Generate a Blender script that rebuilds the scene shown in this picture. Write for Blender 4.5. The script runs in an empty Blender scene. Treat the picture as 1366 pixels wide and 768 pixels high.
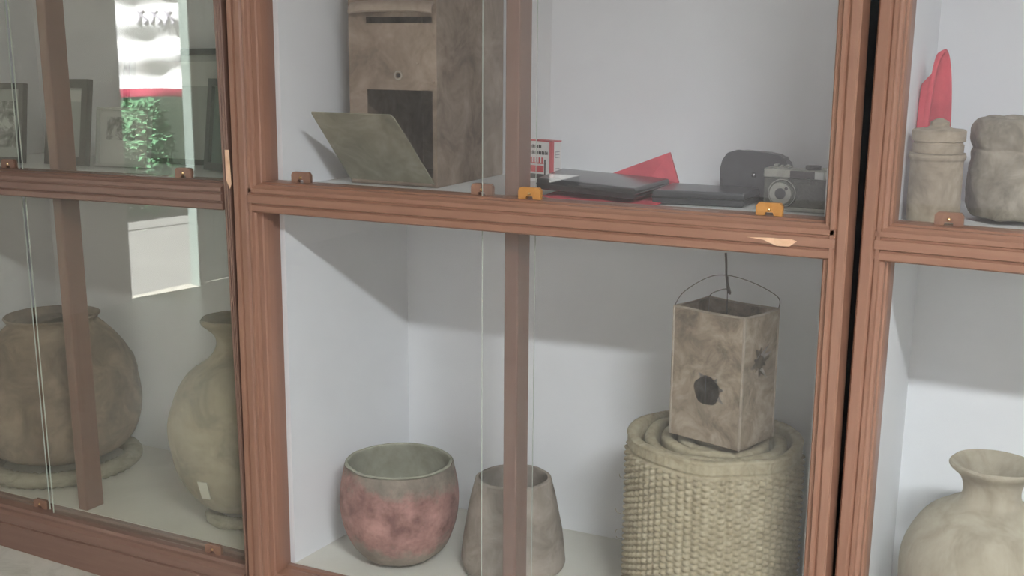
import bpy, bmesh, math, random
from mathutils import Vector, Matrix, noise
random.seed(7)
PI = math.pi
S = bpy.context.scene
COL = S.collection

# ------------------------------------------------------------------ camera, light, exposure
FPX = 1570.56
yaw, pitch, roll = 0.4463, 0.2026, -0.0076
cam_d = bpy.data.cameras.new('camera'); cam = bpy.data.objects.new('camera', cam_d); COL.objects.link(cam)
cam_d.sensor_width = 36.0; cam_d.lens = FPX / 1366 * 36.0; cam_d.clip_start = 0.02; cam_d.clip_end = 100
fw = Vector((-math.sin(yaw) * math.cos(pitch), math.cos(yaw) * math.cos(pitch), -math.sin(pitch)))
rt = Vector((math.cos(yaw), math.sin(yaw), 0)); dn = fw.cross(rt)
c_, s_ = math.cos(roll), math.sin(roll)
r2 = rt * c_ + dn * s_; d2 = dn * c_ - rt * s_
M = Matrix((r2, -d2, -fw)).transposed().to_4x4(); M.translation = (1.5613, -1.9269, 1.2578)
cam.matrix_world = M
S.camera = cam

w = bpy.data.worlds.new('world'); S.world = w; w.use_nodes = True
bg = w.node_tree.nodes['Background']; bg.inputs[0].default_value = (1.0, 0.94, 0.95, 1); bg.inputs[1].default_value = 0.60
S.view_settings.view_transform = 'Standard'; S.view_settings.look = 'None'
S.view_settings.exposure = 0.48; S.view_settings.gamma = 1.0; S.view_settings.use_curve_mapping = False
LAMP_STRENGTH = 250.0
SUN = 70.0
sun_d = bpy.data.lights.new('sun', 'SUN'); sun_d.energy = SUN; sun_d.angle = 0.01
sun = bpy.data.objects.new('sun', sun_d); COL.objects.link(sun)
sun.rotation_euler = Vector((0.10, -0.75, -0.62)).to_track_quat('-Z', 'Y').to_euler()
sun.location = (-7, 9, 9)

# ------------------------------------------------------------------ materials
def _mat(name):
    m = bpy.data.materials.new(name); m.use_nodes = True
    nt = m.node_tree; return m, nt, nt.nodes['Principled BSDF']
def plain(name, c, rough=0.5, metal=0.0, coat=0.0):
    m, nt, b = _mat(name)
    b.inputs['Base Color'].default_value = (*c, 1); b.inputs['Roughness'].default_value = rough
    b.inputs['Metallic'].default_value = metal; b.inputs['Coat Weight'].default_value = coat
    return m
def mottled(name, cols, scale=8.0, rough=0.7, metal=0.0, detail=6.0, stretch=(1, 1, 1), bump=0.0, bscale=None, coat=0.0, distort=0.6):
    """cols: list of (pos, rgb) along a noise ramp"""
    m, nt, b = _mat(name); N = nt.nodes; L = nt.links
    tc = N.new('ShaderNodeTexCoord'); mp = N.new('ShaderNodeMapping'); mp.inputs['Scale'].default_value = stretch
    no = N.new('ShaderNodeTexNoise'); no.inputs['Scale'].default_value = scale; no.inputs['Detail'].default_value = detail
    no.inputs['Roughness'].default_value = 0.70; no.inputs['Distortion'].default_value = distort
    ra = N.new('ShaderNodeValToRGB'); e = ra.color_ramp.elements
    while len(e) < len(cols): e.new(0.5)
    for k, (p, c) in enumerate(cols): e[k].position = p; e[k].color = (*c, 1)
    L.new(tc.outputs['Object'], mp.inputs['Vector']); L.new(mp.outputs[0], no.inputs['Vector'])
    L.new(no.outputs['Fac'], ra.inputs[0]); L.new(ra.outputs[0], b.inputs['Base Color'])
    b.inputs['Roughness'].default_value = rough; b.inputs['Metallic'].default_value = metal; b.inputs['Coat Weight'].default_value = coat
    if bump:
        n2 = N.new('ShaderNodeTexNoise'); n2.inputs['Scale'].default_value = bscale or scale * 5; n2.inputs['Detail'].default_value = 5
        bu = N.new('ShaderNodeBump'); bu.inputs['Strength'].default_value = bump; bu.inputs['Distance'].default_value = 0.004
        L.new(mp.outputs[0], n2.inputs['Vector']); L.new(n2.outputs['Fac'], bu.inputs['Height']); L.new(bu.outputs[0], b.inputs['Normal'])
    return m
def wood(name, stretch, k=1.0, tint=(1, 1, 1)):
    f = lambda c: tuple(a * k * t for a, t in zip(c, tint))
    return mottled(name, [(0.22, f((.218, .105, .067))), (0.5, f((.246, .125, .082))), (0.78, f((.280, .148, .100)))],
                   scale=4.0, rough=0.40, stretch=stretch, bump=0.02, bscale=12, distort=0.2)
WOOD_V = wood('wood_upright', (14, 14, 1.0)); WOOD_H = wood('wood_across', (1.0, 14, 14))
SHADE_V = wood('wood_upright_shaded', (14, 14, 1.0), 0.80, (0.95, 1.06, 1.20)); SHADE_H = wood('wood_across_shaded', (1.0, 14, 14), 0.80, (0.95, 1.06, 1.20))  # same wood, with the weaker light on the left put into its colour
POSTW = wood('post_wood', (14, 14, 1.0), 0.80, (1, .96, 1.0))
CHIP = mottled('bare_wood', [(0.3, (.60, .36, .22)), (0.7, (.80, .55, .38))], scale=30)
WHITE = mottled('white_paint', [(0.3, (.77, .79, .81)), (0.7, (.82, .84, .86))], scale=3, rough=0.75)
SHELFW = mottled('shelf_paint', [(0.3, (.66, .68, .68)), (0.7, (.76, .78, .78))], scale=4, rough=0.6)
LFLOOR = mottled('compartment_floor', [(0.3, (.62, .61, .54)), (0.7, (.72, .71, .64))], scale=4, rough=0.6)
GREYWALL = mottled('grey_wall_paint', [(0.3, (.62, .58, .52)), (0.7, (.68, .64, .58))], scale=2, rough=0.85)
CEIL = plain('ceiling_paint', (.75, .75, .73), 0.9)
TILE = mottled('floor_tile', [(0.35, (.38, .36, .31)), (0.5, (.50, .48, .42)), (0.7, (.56, .53, .47))], scale=7, rough=0.35)
def glass_mat(name, tint, haze, haze_c):
    m = bpy.data.materials.new(name); m.use_nodes = True; nt = m.node_tree; nt.nodes.clear(); N = nt.nodes; L = nt.links
    out = N.new('ShaderNodeOutputMaterial'); mix = N.new('ShaderNodeMixShader'); fr = N.new('ShaderNodeFresnel'); fr.inputs[0].default_value = 1.5
    tr = N.new('ShaderNodeBsdfTransparent'); tr.inputs[0].default_value = (*tint, 1)
    gl = N.new('ShaderNodeBsdfGlossy'); gl.inputs['Roughness'].default_value = 0.0; gl.inputs[0].default_value = (1, 1, 1, 1)
    # light passes the thin pane unbent, so its far face reflects as much as the near one
    geo = N.new('ShaderNodeNewGeometry'); ma = N.new('ShaderNodeMath'); ma.operation = 'MULTIPLY_ADD'
    L.new(geo.outputs['Backfacing'], ma.inputs[0]); ma.inputs[1].default_value = 1 / 1.5 - 1.5; ma.inputs[2].default_value = 1.5; L.new(ma.outputs[0], fr.inputs[0])
    L.new(fr.outputs[0], mix.inputs[0]); L.new(tr.outputs[0], mix.inputs[1]); L.new(gl.outputs[0], mix.inputs[2])
    # diffuse veil on both faces, painting in the haze of the reflected room
    df = N.new('ShaderNodeBsdfDiffuse'); df.inputs[0].default_value = (*haze_c, 1); m2 = N.new('ShaderNodeMixShader')
    tc = N.new('ShaderNodeTexCoord'); no = N.new('ShaderNodeTexNoise'); no.inputs['Scale'].default_value = 3.0; no.inputs['Detail'].default_value = 4
    mr = N.new('ShaderNodeMapRange'); mr.inputs[1].default_value = .3; mr.inputs[2].default_value = .7; mr.inputs[3].default_value = haze * .75; mr.inputs[4].default_value = haze * 1.25
    L.new(tc.outputs['Object'], no.inputs[0]); L.new(no.outputs['Fac'], mr.inputs[0]); L.new(mr.outputs[0], m2.inputs[0])
    L.new(mix.outputs[0], m2.inputs[1]); L.new(df.outputs[0], m2.inputs[2]); L.new(m2.outputs[0], out.inputs[0])
    return m
GLASS = glass_mat('clear_glass', (.99, .99, .99), .014, (.85, .83, .82)); GLASS_HAZY = glass_mat('hazy_glass', (.95, .95, .925), .042, (.80, .76, .66))
EDGE = plain('glass_edge', (.50, .55, .48), 0.25)
YEL = mottled('amber_plastic', [(0.3, (.42, .19, .045)), (0.7, (.52, .25, .07))], scale=40, rough=0.35)
BRN = mottled('brown_plastic', [(0.3, (.20, .105, .072)), (0.7, (.27, .15, .10))], scale=40, rough=0.4)
DARK = plain('dark_hole', (.02, .017, .015), 0.8)

# ------------------------------------------------------------------ mesh helpers
def link(name, bm, mats, parent=None, smooth=False, sharp=None):
    me = bpy.data.meshes.new(name)
    bmesh.ops.recalc_face_normals(bm, faces=bm.faces)
    bm.to_mesh(me); bm.free()
    for m in (mats if isinstance(mats, (list, tuple)) else [mats]): me.materials.append(m)
    if smooth:
        for p in me.polygons: p.use_smooth = True
        if sharp is not None: me.set_sharp_from_angle(angle=math.radians(sharp))
    o = bpy.data.objects.new(name, me); COL.objects.link(o)
    if parent is not None: o.parent = parent
    return o
def mod(o, kind, **kw):
    m = o.modifiers.new(kind.lower(), kind)
    for k, v in kw.items(): setattr(m, k, v)
    return m
def tag(o, label, cat, group=None):
    o['label'] = label; o['category'] = cat
    if group: o['group'] = group
    return o
def thing(name, label, cat, loc=(0, 0, 0), rot=(0, 0, 0), group=None):
    o = bpy.data.objects.new(name, None); o.empty_display_size = 0.05; COL.objects.link(o)
    o.location = loc; o.rotation_euler = rot; return tag(o, label, cat, group)
def struct(name, bm, mats, **kw):
    o = link(name, bm, mats, **kw); o['kind'] = 'structure'; return o
def box(bm, x0, x1, y0, y1, z0, z1, bev=0.0, mi=0):
    v = [bm.verts.new((x, y, z)) for z in (z0, z1) for y in (y0, y1) for x in (x0, x1)]
    fs = [bm.faces.new([v[i] for i in f]) for f in ((0, 2, 3, 1), (4, 5, 7, 6), (0, 1, 5, 4), (2, 6, 7, 3), (0, 4, 6, 2), (1, 3, 7, 5))]
    for f in fs: f.material_index = mi
    if bev:
        es = list({e for f in fs for e in f.edges})
        bmesh.ops.bevel(bm, geom=es, offset=bev, segments=2, profile=0.5, affect='EDGES')
    return fs
def boxbm(*a, **k): bm = bmesh.new(); box(bm, *a, **k); return bm
def prism(bm, pa, pb, mi=0):
    """two matching 3-D polygons joined into a closed solid"""
    A = [bm.verts.new(p) for p in pa]; B = [bm.verts.new(p) for p in pb]; n = len(A)
    fs = [bm.faces.new(A[::-1]), bm.faces.new(B)] + [bm.faces.new([A[i], A[(i + 1) % n], B[(i + 1) % n], B[i]]) for i in range(n)]
    for f in fs: f.material_index = mi
    return fs
def lathe(bm, prof, seg=64, cx=0, cy=0, wob=None, mi=0):
    """prof: (r, z) open list; r 0 closes on the axis. wob(r, ang, z) -> (r, z)"""
    rings = []
    for r, z in prof:
        if r <= 1e-6: rings.append([bm.verts.new((cx, cy, z))]); continue
        ring = []
        for k in range(seg):
            a = 2 * PI * k / seg
            rr, zz = wob(r, a, z) if wob else (r, z)
            ring.append(bm.verts.new((cx + rr * math.cos(a), cy + rr * math.sin(a), zz)))
        rings.append(ring)
    for A, B in zip(rings, rings[1:]):
        for k in range(seg):
            q = (k + 1) % seg
            if len(A) == 1 and len(B) == 1: continue
            if len(A) == 1: f = bm.faces.new((A[0], B[k], B[q]))
            elif len(B) == 1: f = bm.faces.new((A[k], A[q], B[0]))
            else: f = bm.faces.new((A[k], A[q], B[q], B[k]))
            f.material_index = mi
def smooth_prof(pts, n=6):
    """Catmull-Rom through the profile points"""
    out = []
    P = [pts[0]] + list(pts) + [pts[-1]]
    for i in range(1, len(P) - 2):
        p0, p1, p2, p3 = P[i - 1], P[i], P[i + 1], P[i + 2]
        for k in range(n):
            t = k / n
            f = lambda a, b, c, d: 0.5 * (2 * b + (c - a) * t + (2 * a - 5 * b + 4 * c - d) * t * t + (3 * b - a - 3 * c + d) * t ** 3)
            out.append((max(0, f(p0[0], p1[0], p2[0], p3[0])), f(p0[1], p1[1], p2[1], p3[1])))
    out.append(pts[-1]); return out
def tube(bm, pts, r, seg=8, mi=0):
    pts = [Vector(p) for p in pts]; rings = []; n = len(pts)
    for i, p in enumerate(pts):
        d = (pts[min(i + 1, n - 1)] - pts[max(i - 1, 0)]).normalized()
        u = d.cross(Vector((0.13, 0.31, 0.94))).normalized(); v = d.cross(u)
        rr = r[i] if isinstance(r, (list, tuple)) else r
        rings.append([bm.verts.new(p + (u * math.cos(2 * PI * k / seg) + v * math.sin(2 * PI * k / seg)) * rr) for k in range(seg)])
    for A, B in zip(rings, rings[1:]):
        for k in range(seg): bm.faces.new((A[k], A[(k + 1) % seg], B[(k + 1) % seg], B[k])).material_index = mi
    bm.faces.new(rings[0][::-1]).material_index = mi; bm.faces.new(rings[-1]).material_index = mi
def spline(pts, n=8):
    pts = [Vector(p) for p in pts]; P = [pts[0]] + pts + [pts[-1]]; out = []
    for i in range(1, len(P) - 2):
        a, b, c, d = P[i - 1], P[i], P[i + 1], P[i + 2]
        for k in range(n):
            t = k / n
            out.append(0.5 * (2 * b + (c - a) * t + (2 * a - 5 * b + 4 * c - d) * t * t + (3 * b - a - 3 * c + d) * t ** 3))
    return out + [pts[-1]]
def plate_grid(bm, us, vs, holes, place, mi=0):
    """a flat plate of grid cells minus the holes; place(u, v) -> two points (front, back)"""
    def solid(i, j): return 0 <= i < len(us) - 1 and 0 <= j < len(vs) - 1 and (i, j) not in holes
    V = {}
    def vert(i, j, s):
        if (i, j, s) not in V: V[(i, j, s)] = bm.verts.new(place(us[i], vs[j])[s])
        return V[(i, j, s)]
    for i in range(len(us) - 1):
        for j in range(len(vs) - 1):
            if not solid(i, j): continue
            q = [(i, j), (i + 1, j), (i + 1, j + 1), (i, j + 1)]
            bm.faces.new([vert(*p, 0) for p in q]); bm.faces.new([vert(*p, 1) for p in q[::-1]])
            for (a, b), (di, dj) in zip(((0, 1), (1, 2), (2, 3), (3, 0)), ((0, -1), (1, 0), (0, 1), (-1, 0))):
                if not solid(i + di, j + dj): bm.faces.new([vert(*q[b], 0), vert(*q[a], 0), vert(*q[a], 1), vert(*q[b], 1)])
def nz(p, s=1.0, seed=0.0): return noise.noise(Vector((p[0] * s + seed, p[1] * s - seed, p[2] * s + 2 * seed)))

# ------------------------------------------------------------------ the room
struct('floor', boxbm(-2.95, 5.5, -8.0, 0.8, -0.1, 0.0), TILE)
struct('ceiling', boxbm(-3.0, 5.5, -8.0, 0.8, 2.95, 3.05), CEIL)
struct('wall_back', boxbm(-2.95, 5.5, 0.66, 0.76, 0.0, 2.95), WHITE)
bm = bmesh.new()
plate_grid(bm, [-8.0, -3.05, -2.05, 0.76], [0.0, 2.1, 2.95], {(1, 0)}, lambda u, v: ((-2.85, u, v), (-2.91, u, v)))
struct('wall_left', bm, GREYWALL)

# doorway in the left wall: white frame, one closed green leaf, the other side open to the yard
TEAL = mottled('green_door_paint', [(0.3, (.24, .36, .32)), (0.7, (.32, .45, .40))], scale=6, rough=0.45)
FRAMEW = plain('white_door_frame', (.80, .82, .80), 0.5)
d1 = thing('door_1', 'green panelled door leaf with white frame in the left wall', 'door'); d1['kind'] = 'structure'; del d1['label']; del d1['category']
bm = bmesh.new()
box(bm, -2.905, -2.87, -3.04, -2.545, 0.01, 2.055, 0.004)
for z0, z1 in ((0.15, 0.62), (0.72, 1.25), (1.35, 1.95)): box(bm, -2.87, -2.862, -2.96, -2.63, z0, z1, 0.003)
link('door_leaf', bm, TEAL, d1)
bm = bmesh.new(); box(bm, -2.915, -2.84, -2.54, -2.50, 0.0, 2.06, 0.004); link('door_jamb', bm, plain('pale_green_jamb', (.16, .20, .18), .6), d1)
bm = bmesh.new(); box(bm, -2.915, -2.84, -3.045, -2.055, 2.06, 2.095, 0.004); link('door_head', bm, FRAMEW, d1)

# ------------------------------------------------------------------ the yard outside
struct('ground', boxbm(-9, -2.96, -9, 1.5, -0.16, -0.02), mottled('yard_concrete', [(0.3, (.19, .19, .18)), (0.7, (.25, .25, .235))], scale=3))
GREENW = mottled('green_garden_wall', [(0.3, (.22, .36, .26)), (0.5, (.32, .47, .36)), (0.7, (.42, .55, .45))], scale=4, rough=0.8)
struct('wall_yard', boxbm(-6.6, -6.4, -9, 1.5, -0.02, 3.0), GREENW)

# banner in the yard: thin cloth, the sun shines through it
def thin_cloth(name, c):
    m, nt, b = _mat(name); N = nt.nodes; L = nt.links
    tl = N.new('ShaderNodeBsdfTranslucent'); tl.inputs[0].default_value = (*c, 1); mx = N.new('ShaderNodeMixShader'); mx.inputs[0].default_value = 0.30
    b.inputs['Base Color'].default_value = (*c, 1); b.inputs['Roughness'].default_value = 0.9
    L.new(b.outputs[0], mx.inputs[1]); L.new(tl.outputs[0], mx.inputs[2]); L.new(mx.outputs[0], nt.nodes['Material Output'].inputs[0]); return m
bn = thing('hanging_banner', 'white cloth banner with red hem hanging outside the doorway, mirrored in the left glass', 'banner', (-4.5, -3.73, 0.87), (0, 0, 0.75))
def banner_pt(u, v):   # u along -y 0..1, v up 0..1
    x = 0.025 * math.sin(v * 26 + 1.3 * math.sin(u * 4)) + 0.012 * math.sin(u * 15 + v * 7)
    return (x, 0.36 - 0.68 * u, 0.02 + 0.95 * v + 0.02 * math.sin(u * 3))
bm = bmesh.new(); NU, NV = 40, 70
g = [[bm.verts.new(banner_pt(i / NU, j / NV)) for j in range(NV + 1)] for i in range(NU + 1)]
for i in range(NU):
    for j in range(NV):
        f = bm.faces.new((g[i][j], g[i + 1][j], g[i + 1][j + 1], g[i][j + 1]))
        u, v = i / NU, j / NV
        f.material_index = 1 if v < 0.045 else (1 if (u > 0.86 and 0.42 < v < 0.56) else 0)
o = link('banner_cloth', bm, [thin_cloth('banner_white', (.90, .91, .92)), thin_cloth('banner_red', (.50, .07, .12))], bn, smooth=True)
bm = bmesh.new()
for k in range(7):   # faint loops of lettering
    u0 = 0.40 + k * 0.065
    pts = []
    for q in range(9):
        t = q / 8; u = u0 + 0.028 * math.sin(t * 2 * PI * (0.5 + 0.5 * (k % 2))); v = 0.50 + 0.09 * t
        p = banner_pt(u, v); pts.append((p[0] + 0.006, p[1], p[2]))
    tube(bm, pts, 0.009, 6)
link('lettering', bm, plain('banner_grey_print', (.30, .29, .33), 0.8), bn)
bm = bmesh.new(); tube(bm, [(0, 0.42, 0.99), (0, -0.40, 1.0)], 0.012, 8); link('banner_rod', bm, plain('rod_grey', (.4, .4, .4), 0.4), bn)
bm = bmesh.new()
for y in (0.40, -0.38): tube(bm, [(0, y, -0.92), (0, y, 1.0)], 0.015, 8)
link('banner_support', bm, plain('support_grey', (.35, .38, .36), 0.5), bn)

# shrubs beneath it
LEAF = mottled('shrub_leaf', [(0.3, (.05, .13, .06)), (0.6, (.10, .24, .12)), (0.8, (.18, .34, .18))], scale=12, rough=0.95)
for n, (y, x, lab) in enumerate(((-3.60, -5.35, 'dark green bushy shrub behind the banner, nearest the doorway jamb'), (-4.25, -5.25, 'dark green bushy shrub behind the banner, farther from the doorway jamb'))):
    bm = bmesh.new(); rnd = random.Random(5 + n)
    for k in range(1900):
        a = rnd.uniform(0, 2 * PI); h = rnd.uniform(0.02, 1.0); rr = 0.24 * math.sqrt(max(0.05, math.sin(PI * (0.12 + 0.8 * h)))) * rnd.uniform(0.5, 1)
        p = Vector((rr * math.cos(a), rr * math.sin(a), h * 0.85)); d = Vector((rnd.uniform(-1, 1), rnd.uniform(-1, 1), rnd.uniform(-.5, .8))).normalized()
        e = d.cross(Vector((.2, .5, .8))).normalized() * 0.016; L_ = d * 0.055
        vs = [bm.verts.new(p), bm.verts.new(p + L_ * 0.5 + e), bm.verts.new(p + L_), bm.verts.new(p + L_ * 0.5 - e)]
        bm.faces.new(vs)
    sh = thing('shrub', lab, 'shrub', (x, y, -0.02), group='shrubs in the yard')
    link('foliage', bm, LEAF, sh)
    bm = bmesh.new(); tube(bm, [(0, 0, 0), (0.01, 0, 0.4), (-.01, .01, 0.7)], [0.018, 0.012, 0.006]); link('stem', bm, plain('bark', (.12, .08, .05)), sh)

# ceiling tube lamp (above and behind the photographer)
lamp = thing('tube_lamp', 'long white tube lamp hung from the ceiling in front of the cabinets', 'lamp', (2.40, -2.15, 2.33), (math.radians(-18), 0, 0))
link('lamp_housing', boxbm(-0.50, 0.50, -0.125, 0.125, 0.012, 0.06, 0.006), FRAMEW, lamp)
DIFF, nt, b = _mat('lamp_diffuser'); b.inputs['Base Color'].default_value = (.9, .9, .9, 1)
b.inputs['Emission Color'].default_value = (.93, .975, 1.0, 1); b.inputs['Emission Strength'].default_value = LAMP_STRENGTH
link('lamp_diffuser', boxbm(-0.48, 0.48, -0.12, 0.12, 0.0, 0.012, 0.003), DIFF, lamp)
RODW = plain('rod_white', (.7, .7, .7), 0.4)
for x in (-.4, .4):
    bm = bmesh.new(); tube(bm, [(x, 0, 0.055), (x, -0.18, 0.60)], 0.006); link('hanging_rod', bm, RODW, lamp)

# ------------------------------------------------------------------ display cabinets
RZ = 0.955      # height of the middle of the dividing rail
YG = 0.040      # front glass
DEPTH = 0.52
def stile_prof(x0, x1, side):
    """outline in plan: board from x0 (outer) to x1 (opening edge); side +1 = opening on the +x side"""
    w_ = abs(x1 - x0); s = side
    q = [(0, 0.075), (0, 0.004), (0.003, 0)]
    m = w_ - 0.024
    if m > 0.03: q += [(m * .38, 0), (m * .38 + .002, .004), (m * .38 + .004, .004), (m * .38 + .006, 0)]
    q += [(m - 0.004, 0), (m, 0.004), (m + 0.003, 0.001), (m + 0.009, 0.001), (m + 0.011, 0.008), (m + 0.015, 0.010), (m + 0.018, 0.010), (m + 0.019, 0.022), (m + 0.022, 0.024), (m + 0.024, 0.034), (m + 0.024, 0.075)]
    return [(x0 + s * a, b) for a, b in q]
def build_cabinet(label, loc, rot, x0, x1, sl, sr, wall_l, wall_r, post_x, zt, zb, floor_z, rail_low, mats, glass, outer=None, glass_y=YG, clips=(), split=None, htop=1.95):
    wv, wh = mats
    root = thing('display_cabinet', label, 'cabinet', loc, rot, 'glass display cabinets')
    # stiles
    for side, xo, xi in ((1, x0, x0 + sl), (-1, x1, x1 - sr)):
        pr = stile_prof(xo, xi, side); A = [(a, b, 0.0) for a, b in pr]; B = [(a, b, htop) for a, b in pr]
        if outer and side == -1:
            A = [(min(a, outer(0.0) - .053 * b), b, z) for a, b, z in A]; B = [(min(a, outer(htop) - .053 * b), b, z) for a, b, z in B]
        bm = bmesh.new(); prism(bm, A, B); link('stile', bm, wv, root)
    xa, xb = x0 + sl - 0.024, (x1 - sr + 0.024 if not outer else x1 - sr + 0.006)
    # dividing rail with stepped mouldings above and below
    zt_, zb_ = RZ + zt, RZ + zb
    m = (zt_ + zb_) / 2
    pr = [(0.075, zb_ + 0.004), (0.034, zb_ + 0.004), (0.012, zb_ + 0.002), (0.006, zb_), (0.002, zb_ + 0.003), (0.002, zb_ + 0.014), (0.005, zb_ + 0.016), (0.005, zb_ + 0.018), (0.0, zb_ + 0.020), (0.0, zt_ - 0.030), (0.004, zt_ - 0.028), (0.004, zt_ - 0.026),
          (0.001, zt_ - 0.024), (0.001, zt_ - 0.016), (0.008, zt_ - 0.012), (0.012, zt_ - 0.008), (0.022, zt_ - 0.007), (0.026, zt_ - 0.0045), (0.075, zt_ - 0.0045)]
    bm = bmesh.new(); prism(bm, [(xa, y, z) for y, z in pr], [(xb, y, z) for y, z in pr]); link('rail', bm, wh, root)
    # bottom rail and top rail
    fz = floor_z
    pr = [(0.075, rail_low), (0.0, rail_low), (0.0, fz - 0.045), (0.004, fz - 0.043), (0.004, fz - 0.041), (0.001, fz - 0.039), (0.003, fz - 0.020), (0.012, fz - 0.014), (0.020, fz - 0.012), (0.024, fz - 0.006), (0.060, fz - 0.006), (0.062, fz - 0.001), (0.075, fz - 0.001)]
    bm = bmesh.new(); prism(bm, [(xa, y, z) for y, z in pr], [(xb, y, z) for y, z in pr]); link('bottom_rail', bm, wh, root)
    bm = bmesh.new(); box(bm, xa, xb, 0.0, 0.075, htop - 0.09, htop, 0.006); link('top_rail', bm, wh, root)
    # carcass
    (wl0, wl1), (wr0, wr1) = wall_l, wall_r
    for q0, q1, o0 in ((wl0, wl1, -0.035), (wr0, wr1, 0.02)):
        bm = bmesh.new()
        lo = [(q0, 0.076), (q1, DEPTH + 0.014), (q1 + o0, DEPTH + 0.014), (q0 + o0, 0.076)]
        prism(bm, [(a, b, 0.03) for a, b in lo], [(a, b, htop - 0.02) for a, b in lo]); link('side_panel', bm, WHITE, root)
    link('back_panel', boxbm(wl1 - 0.02, wr1 + 0.015, DEPTH, DEPTH + 0.014, 0.03, htop - 0.02), WHITE, root)
    lo = [(wl0 - 0.006, 0.076), (wr0 + 0.006, 0.076), (wr1 + 0.006, DEPTH + 0.002), (wl1 - 0.006, DEPTH + 0.002)]
    for nm, z0, z1, mt in (('shelf', RZ - 0.020, RZ + 0.012, SHELFW), ('base_panel', fz - 0.03, fz, LFLOOR), ('top_panel', htop - 0.05, htop - 0.03, WHITE)):
        bm = bmesh.new(); prism(bm, [(a, b, z0) for a, b in lo], [(a, b, z1) for a, b in lo]); link(nm, bm, mt, root)
    # post between the two panes: one length per compartment
    for z0, z1 in ((fz, RZ - 0.020), (RZ + 0.012, htop - 0.05)):
        bm = bmesh.new(); box(bm, post_x, post_x + 0.030, 0.077, 0.132, z0, z1, 0.003); link('post', bm, POSTW, root)
    # sliding panes, two per compartment: the right-hand one runs in front
    pl, pr_ = split
    for z0, z1, up in ((fz - 0.006, RZ + zb + 0.010, 0), (RZ + zt - 0.0045, htop - 0.08, 1)):
        for xs0, xs1, y in ((x0 + sl - 0.004, pr_, glass_y + 0.012), (pl, x1 - sr + 0.004, glass_y)):
            bm = bmesh.new(); fs = box(bm, xs0, xs1, y, y + 0.0035, z0 + 0.0005, z1)
            for f in (fs[4], fs[5]): f.material_index = 1
            p = link('sliding_pane', bm, [glass, EDGE], root)
            for cx, cmat, cup, front in clips:
                if cup == up and front == (y == glass_y):
                    bm = bmesh.new(); cw, ch = 0.0225, 0.0215
                    pts = [(-cw, 0), (-cw, ch * .75), (-cw * .8, ch), (cw * .8, ch), (cw, ch * .75), (cw, 0), (cw * .35, 0), (cw * .28, ch * .25), (-cw * .28, ch * .25), (-cw * .35, 0)]
                    for ya, yb in ((y - 0.0045, y - 0.0004), (y + 0.0039, y + 0.0060)):
                        prism(bm, [(cx + a, ya, z0 + 0.0005 + b) for a, b in pts], [(cx + a, yb, z0 + 0.0005 + b) for a, b in pts])
                    c = link('pane_clip', bm, cmat, p)
                    bm = bmesh.new(); bmesh.ops.create_uvsphere(bm, u_segments=10, v_segments=6, radius=0.003)
                    bmesh.ops.translate(bm, verts=bm.verts, vec=(cx, y - 0.0045, z0 + ch * .5)); link('screw', bm, plain('screw_brass', (.7, .5, .25), 0.3, 1), p)
    return root
def pivot(px, dy, dz, yaw_, roll_):
    R = Matrix.Rotation(yaw_, 3, 'Z') @ Matrix.Rotation(roll_, 3, 'Y')
    return Vector((px, dy, RZ + dz)) + R @ Vector((0, 0, -RZ)), (0, roll_, yaw_)
FLOORZ = 0.125
SHR = RZ + 0.0090      # top of the right cabinet's upper shelf
SH = RZ + 0.0126       # top of the middle cabinet's upper shelf
TILT = -0.0204         # the left cabinet leans a little
def left_z(x, z): return z - x * TILT + 0.0008
midc = build_cabinet('middle glass display cabinet, reddish brown frame, with the metal letter box inside', (0, 0, 0), (0, 0, 0), 0.0, 1.238, 0.0605, 0.043,
                     (0.072, 0.107), (1.185, 1.185), 0.585, 0.030, -0.035, FLOORZ, 0.006, (WOOD_V, WOOD_H), GLASS,
                     clips=((0.136, BRN, 1, False), (0.551, BRN, 1, False), (0.656, YEL, 1, True), (1.101, YEL, 1, True)), split=(0.556, 0.661))
l_, r_ = pivot(0, 0.003, 0, -0.0523, -0.0204)
leftc = build_cabinet('left glass display cabinet, brown frame toned down for shade, with big clay pots at the bottom', l_, r_, -1.25, -0.002, 0.06, 0.039,
                      (-1.18, -1.18), (-0.034, -0.034), -0.636, 0.0266, -0.0366, FLOORZ, 0.006, (SHADE_V, SHADE_H), GLASS_HAZY,
                      outer=lambda z: -0.003 + 0.0204 * (z - RZ), clips=((-0.745, BRN, 1, False), (-0.172, BRN, 1, True), (-0.742, BRN, 0, False), (-0.155, BRN, 0, True)), split=(-0.685, -0.712))
l_, r_ = pivot(1.25, 0.05, -0.0036, -0.0249, 0.0093)
rightc = build_cabinet('right glass display cabinet, cut off by the picture edge, with lidded jar', l_, r_, 0.0012, 1.25, 0.046, 0.055,
                       (0.037, 0.026), (1.19, 1.19), 0.60, 0.030, -0.035, FLOORZ, 0.006, (WOOD_V, WOOD_H), GLASS,
                       clips=((0.130, BRN, 1, False), (0.55, BRN, 1, False)), split=(0.55, 0.66))
# chipped varnish on the frames
bm = bmesh.new(); pts = [(1.075, .932), (1.102, .9295), (1.125, .921), (1.146, .9215), (1.158, .931), (1.150, .9335), (1.11, .9335)]
prism(bm, [(a, -0.0008, b + .016) for a, b in pts], [(a, 0.0002, b + .016) for a, b in pts]); c = link('chipped_patch', bm, CHIP, midc); c['label'] = 'pale bare wood where the varnish chipped'
bm = bmesh.new(); pts = [(-.0175, .985), (-.0165, 1.045), (-.006, 1.045), (-.004, .975), (-.0085, .965)]
prism(bm, [(a, -0.0008, b) for a, b in pts], [(a, 0.0002, b) for a, b in pts]); c = link('chipped_patch', bm, CHIP, leftc); c['label'] = 'pale bare wood on the stile edge'

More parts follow.
